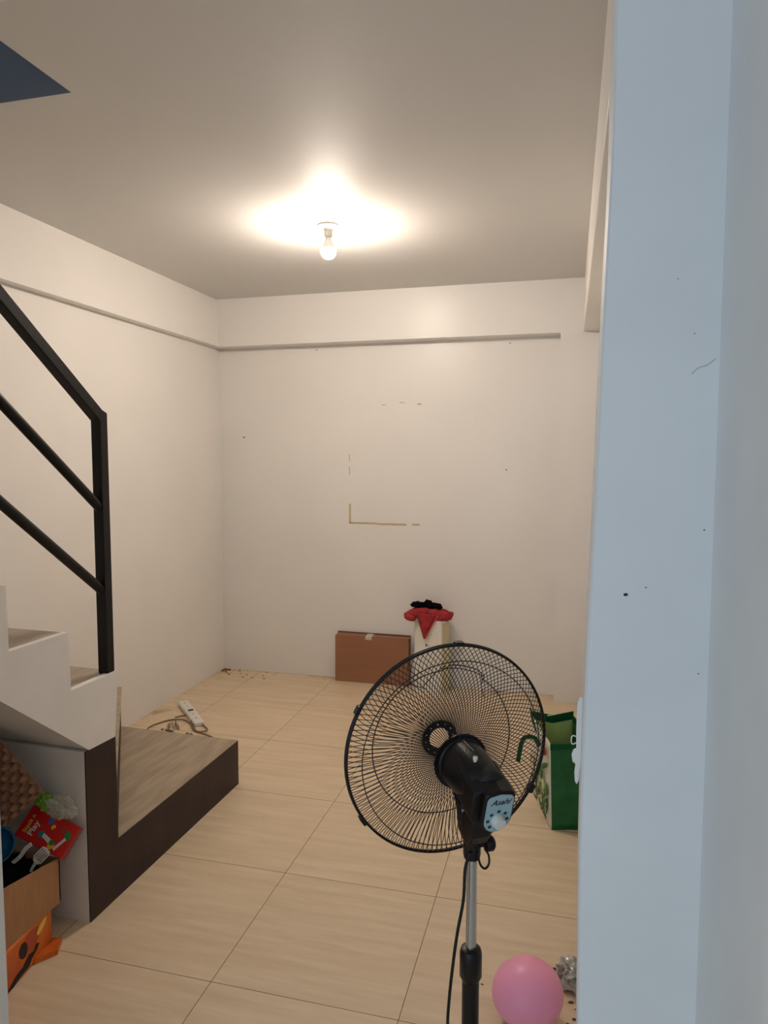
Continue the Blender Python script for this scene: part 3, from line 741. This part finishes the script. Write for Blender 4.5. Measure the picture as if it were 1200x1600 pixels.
bm = bmesh.new(); ribbon(bm, [(BW-.02, .05, .37), (BW-.035, .06, .42), (BW-.03, .10, .45), (BW-.02, .16, .44), (BW-.01, .20, .37)], .022, Vector((1, .1, .15)).normalized()); link('strap', bm, 'green_hem', bag)

# ------------------------------------------------------------------ white scalloped bracket on the doorway edge
br = empty('wall_bracket', (0.0265, 1.09, 1.20), 'white plastic scalloped bracket hanging on the doorway edge in front of the green bag', 'bracket')
bm = bmesh.new()
# outline in the x (out from the wall) / z plane
out = [(.000, .072), (-.006, .070), (-.0085, .060), (-.0090, .020), (-.0085, -.008), (-.0125, -.010), (-.0150, -.018), (-.0135, -.028), (-.009, -.031), (-.0105, -.045), (-.0095, -.058), (-.0065, -.063), (-.0035, -.056), (-.0025, -.040), (.000, -.030)]
prism(bm, [(x, -.012, z) for x, z in out], (0, .006, 0)); link('scalloped_plate', bm, 'white_plastic', br, bevel=.001)
bm = bmesh.new(); prism(bm, [(-.001, -.012, .066), (-.001, -.012, -.03), (-.001, .030, -.03), (-.001, .030, .066)], (.0015, 0, 0)); link('back_plate', bm, 'white_plastic', br)
bm = bmesh.new(); tube(bm, smoothpts([(-.008, -.008, .010), (-.0140, -.008, .011), (-.0160, -.008, .004), (-.0140, -.008, -.002), (-.008, -.008, .001)], 6), .0009, 8); link('loop', bm, 'offwhite', br, smooth=True)

# ------------------------------------------------------------------ balloon and litter
bl = empty('balloon', (-0.087, 1.975, 0), 'pink balloon resting on the floor right of the fan pole', 'balloon')
bm = bmesh.new()
pr = []
for i in range(0, 33):
    a = PI*i/32; rr_ = .102*math.sin(a); z = -.090*math.cos(a)
    if z < 0: rr_ *= 1 - .10*(z/-.090)**2
    pr.append((max(rr_, 0), z))
pr[0] = (0, pr[0][1]); pr[-1] = (0, pr[-1][1])
lathe(bm, pr, 48, Matrix.Translation((0, 0, .091)) @ Matrix.Rotation(math.radians(-8), 4, 'Y'))
link('balloon_skin', bm, 'balloon', bl, smooth=True)
bm = bmesh.new(); lathe(bm, [(.004, 0), (.007, -.006), (.003, -.010), (.008, -.016), (0, -.014)], 12, Matrix.Translation((-.062, -.062, .030)) @ Matrix.Rotation(math.radians(50), 4, Vector((1, -1, 0)))); link('knot', bm, 'balloon', bl, smooth=True)
bm = bmesh.new(); blob(bm, (0, 0, .036), .046, .75, 2.6, 4, sub=4, squash=(1.0, .9, .80)); bm.transform(Matrix.Translation((.040, 2.16, 0)))
x = link('foil_wrapper', bm, 'foil'); prop(x, 'crumpled silvery plastic wrapper on the floor behind the pink balloon', 'wrapper')
bm = bmesh.new()
for k, (a, b, r_) in enumerate(((-.012, 2.215, .006), (.0, 2.225, .005), (.055, 2.245, .005), (.035, 2.085, .005), (.05, 2.06, .003), (.045, 2.02, .005), (.062, 2.09, .004), (.028, 2.00, .003), (-.23, 2.09, .003))):
    blob(bm, (a, b, r_*.3), r_, .6, 3, seed=k, sub=1, squash=(1.6, 1, .4))
x = link('litter_crumbs', bm, 'debris'); prop(x, 'dark crumbs scattered on the floor around the silvery wrapper', 'litter', kind='stuff')

# ------------------------------------------------------------------ things under the stairs
oc = empty('orange_carton', (-1.80, 1.71, 0), 'orange printed carton on the floor under the stairs, below the tan box', 'box')
bm = bmesh.new(); prism(bm, [(-.20, -.28, 0), (.208, -.28, 0), (.150, .205, 0), (-.20, .205, 0)], (0, 0, .128)); link('carton_body', bm, 'orange', oc, bevel=.006)
# printed shapes on its right side: plane through (.208,-.28) to (.150,.205)
pa = Vector((.208, -.28, 0)); pb_ = Vector((.150, .205, 0)); pd = (pb_-pa).normalized(); pnrm = Vector((pd.y, -pd.x, 0))
def on_face(bm, pts, mi, lift):
    q = [pa + pd*a + Vector((0, 0, b)) + pnrm*lift for a, b in pts]; prism(bm, q, pnrm*.0004, mi)
def oval(cx, cz, a, b, rot=0, k=16): return [(cx + a*math.cos(2*PI*i/k)*math.cos(rot) - b*math.sin(2*PI*i/k)*math.sin(rot), cz + a*math.cos(2*PI*i/k)*math.sin(rot) + b*math.sin(2*PI*i/k)*math.cos(rot)) for i in range(k)]
bm = bmesh.new()
on_face(bm, oval(.37, .085, .050, .034, .3), 1, .0004)
on_face(bm, oval(.335, .082, .020, .026, .2), 0, .0010)
on_face(bm, oval(.43, .10, .03, .012, .5), 2, .0012)
on_face(bm, [(.22, .004), (.26, .010), (.30, .028), (.33, .030), (.36, .050), (.385, .046), (.40, .060), (.415, .054), (.40, .038), (.375, .028), (.36, .012), (.32, .010), (.28, .002)], 0, .0014)
link('printed_picture', bm, ['black_matte', 'orange_dark', 'yellow'], oc)
bm = bmesh.new(); prism(bm, [(.165, .10, .0), (.205, .16, .0), (.178, .215, .0), (.150, .205, .0)], (0, 0, .018)); link('bottom_flap', bm, 'orange', oc)

cbx = empty('open_box', (-1.80, 1.70, .128), 'open tan cardboard box full of household things under the stairs', 'box')
X0, X1, Y0, Y1 = -.19, .163, -.27, .243
bm = bmesh.new()
t_ = .005
for lo, hi in (((X0, Y0, 0), (X1, Y1, .006)), ((X0, Y0, .006), (X0+t_, Y1, .17)), ((X0, Y0, .006), (X1, Y0+t_, .19)), ((X0, Y1-t_, .006), (X1, Y1, .155))): box(bm, lo, hi)
vs = box(bm, (X1-t_, Y0, .006), (X1, Y1, .165))
for v in vs:
    if v.co.z > .1: v.co.z = .155 if v.co.y > 0 else .235
link('box_body', bm, 'card2', cbx)
bm = bmesh.new(); prism(bm, [(X1-.001, Y1-.24, .178), (X1-.001, Y1-.01, .156), (X1+.004, Y1-.01, .150), (X1+.004, Y1-.24, .172)], (-.010, 0, -.002)); bm.free()

bm = bmesh.new(); blob(bm, (-1.77, 1.79, .245), .125, .35, 1.8, 2, sub=4, squash=(.95, 1.15, .60))
x = link('dark_bag', bm, 'black_cloth', smooth=True); prop(x, 'crumpled black bag stuffed inside the open tan box', 'bag')
bw_ = empty('blue_bowl', (-1.80, 1.87, .345), 'blue plastic bowl lying in the open box left of the white utensils', 'bowl')
bw_.scale = (.72, .72, .72)
bw_.rotation_euler = (math.radians(55), math.radians(35), 0)
bm = bmesh.new(); lathe(bm, [(0, 0), (.025, 0), (.050, .012), (.068, .042), (.074, .062), (.078, .062), (.071, .040), (.053, .009), (.026, -.004), (0, -.004)], 36); link('bowl_body', bm, 'bowl', bw_, smooth=True)
bm = bmesh.new(); lathe(bm, [(.073, .060), (.080, .060), (.081, .064), (.073, .064), (.073, .060)], 36); link('rim', bm, 'bowl', bw_, smooth='auto')

hn = empty('hanger', (-1.735, 1.85, .29), 'curved white plastic hanger sticking up out of the open tan box', 'hanger')
bm = bmesh.new(); ribbon(bm, [(-.085, -.02, -.035), (-.05, -.015, -.018), (-.012, .0, .008), (.018, .008, .034), (.036, .012, .060), (.058, .016, .078)], .013, Vector((.3, -.85, .45)).normalized(), t=.003); link('hanger_arm', bm, 'white_plastic', hn, bevel=.0015)
sp = empty('slotted_spatula', (-1.672, 1.89, .295), 'white slotted spatula resting on the edge of the open box', 'spatula')
FS = .68
fx_ = frame((.0, 0, .012), Vector((.62, .35, .70)).normalized(), Vector((-.70, .0, .62)).normalized(), Vector((.35, -.87, .38)).normalized()) @ Matrix.Scale(FS, 4)
bm = bmesh.new()
def in_plane(pts, t): prism(bm, [fx_ @ Vector((a, b, 0)) for a, b in pts], (fx_.to_3x3() @ Vector((0, 0, t))))
for q in range(5): in_plane([(-.012, -.026+q*.0115), (.048, -.026+q*.0115), (.048, -.026+q*.0115+.0062), (-.012, -.026+q*.0115+.0062)], .0025)
in_plane([(.046, -.026), (.056, -.018), (.058, .010), (.050, .0262), (.044, .0262), (.044, -.026)], .0025)
in_plane([(-.026, -.014), (-.010, -.026), (-.010, .0262), (-.026, .012)], .0025)
link('blade', bm, 'white_plastic', sp)
bm = bmesh.new(); tube(bm, [fx_ @ Vector(p) for p in ((-.020, -.002, .001), (-.05, -.010, .001), (-.085, -.024, .0))], [.0065, .005, .006], 8); link('handle', bm, 'white_plastic', sp, smooth='auto')

# egg tray
et = empty('egg_tray', (-1.862, 1.885, .535), 'brown pulp egg tray standing on its corner under the stairs', 'egg tray')
an = math.radians(44)
ex = Vector((math.cos(an), .12, math.sin(an))).normalized(); ez = Vector((.30, -.90, .25)); ez = (ez - ex*ez.dot(ex)).normalized(); ey = ez.cross(ex)
TM = frame((0, 0, 0), ex, ey, ez)
bm = bmesh.new(); n_ = 66; g = []
for j in range(n_+1):
    row = []
    for i in range(n_+1):
        a = -.145 + .29*i/n_; b = -.145 + .29*j/n_
        e = min(1, max(0, (.140-abs(a))/.006)) * min(1, max(0, (.140-abs(b))/.006))
        hgt = .5*(math.cos(2*PI*a/.0467) * math.cos(2*PI*b/.0467)); hgt = max(-.35, min(.42, hgt*1.25))
        row.append(bm.verts.new(TM @ Vector((a, b, .042*hgt*e + .0012*noise.noise(Vector((a*60, b*60, 0)))))))
    g.append(row)
for j in range(n_):
    for i in range(n_): bm.faces.new((g[j][i], g[j][i+1], g[j+1][i+1], g[j+1][i]))
solid(link('tray_body', bm, 'tray', et, smooth=True), .002)

# red toy carton
A_ = Vector((-1.805, 1.93, .347)); D_ = Vector((-1.615, 1.93, .296)); B_ = Vector((-1.780, 2.000, .426))
e1 = (B_-A_); la = e1.length; e1.normalize(); e2 = (D_-A_); e2 = e2 - e1*e2.dot(e1); lb = e2.length; e2.normalize()
nr = e1.cross(e2); 
if nr.y > 0: nr = -nr
tb = empty('toy_carton', A_, 'flat red toy box with yellow lettering tilted on the open tan box', 'box')
bm = bmesh.new()
prism(bm, [(0, 0, 0), e1*la, e1*la + e2*lb, e2*lb], -nr*.030, 1)
for f in bm.faces:
    pass
bm.faces.ensure_lookup_table(); bm.faces[0].material_index = 0
tbo = link('carton_body', bm, ['red_box', 'red_side'], tb, bevel=.0015)
upv = -e2
def tp(a, b, l=.0006): return e1*a + e2*b + nr*l
text_mesh('lettering', 'Stack n', .021, frame(tp(la*.47, lb*.13), e1, upv, nr), 'yellow', tb, bold=.0004)
text_mesh('lettering', 'Play', .030, frame(tp(la*.40, lb*.25), e1, upv, nr), 'toy_white', tb, bold=.0006)
def decal(pts, m, name, lift=.0004):
    bm = bmesh.new(); prism(bm, [tp(a*la, b*lb, lift) for a, b in pts], nr*.0003); link(name, bm, m, tb)
def ov(cx, cy, a, b, rot=0, k=18): return [(cx + (a*math.cos(2*PI*i/k)*math.cos(rot) - b*math.sin(2*PI*i/k)*math.sin(rot)), cy + (a*math.cos(2*PI*i/k)*math.sin(rot) + b*math.sin(2*PI*i/k)*math.cos(rot))) for i in range(k)]
decal(ov(.80, .47, .13, .045), 'logo_blue', 'blue_oval_badge'); decal(ov(.66, .57, .075, .04), 'yellow', 'yellow_badge')
decal(ov(.62, .60, .04, .02), 'red_box', 'yellow_badge_centre', .0009)
decal(ov(.35, .44, .11, .06), 'toy_teal', 'printed_toy'); decal([(.30, .47), (.42, .47), (.34, .66), (.20, .66)], 'toy_white', 'printed_toy', .0006)
decal(ov(.20, .70, .12, .06), 'yellow', 'printed_toy', .0008); decal(ov(.28, .69, .09, .05), 'toy_green', 'printed_toy', .0012)
decal(ov(.62, .88, .15, .06, -.2), 'toy_green', 'printed_spoon', .0006); decal([(.10, .80), (.16, .76), (.55, .86), (.50, .90)], 'toy_white', 'printed_spoon', .0010)
decal(ov(.74, .76, .10, .05), 'orange_dark', 'printed_ring'); decal(ov(.74, .76, .06, .03), 'red_box', 'printed_ring', .0010)
decal([(.93, .16), (.99, .18), (.93, .24), (.90, .20)], 'yellow', 'printed_mark')

pb = empty('plastic_bag', (-1.675, 2.00, .43), 'crinkled clear plastic bag with a green tie behind the red toy box', 'bag')
bm = bmesh.new(); blob(bm, (.010, -.01, .004), .046, .5, 1.8, 6, sub=4, squash=(1.25, .5, .80)); link('bag_film', bm, 'clear_bag', pb)
bm = bmesh.new(); blob(bm, (-.055, -.014, .020), .026, .8, 2.4, 9, sub=3, squash=(1.0, .5, 1.1)); link('green_tie', bm, 'green_bag', pb)
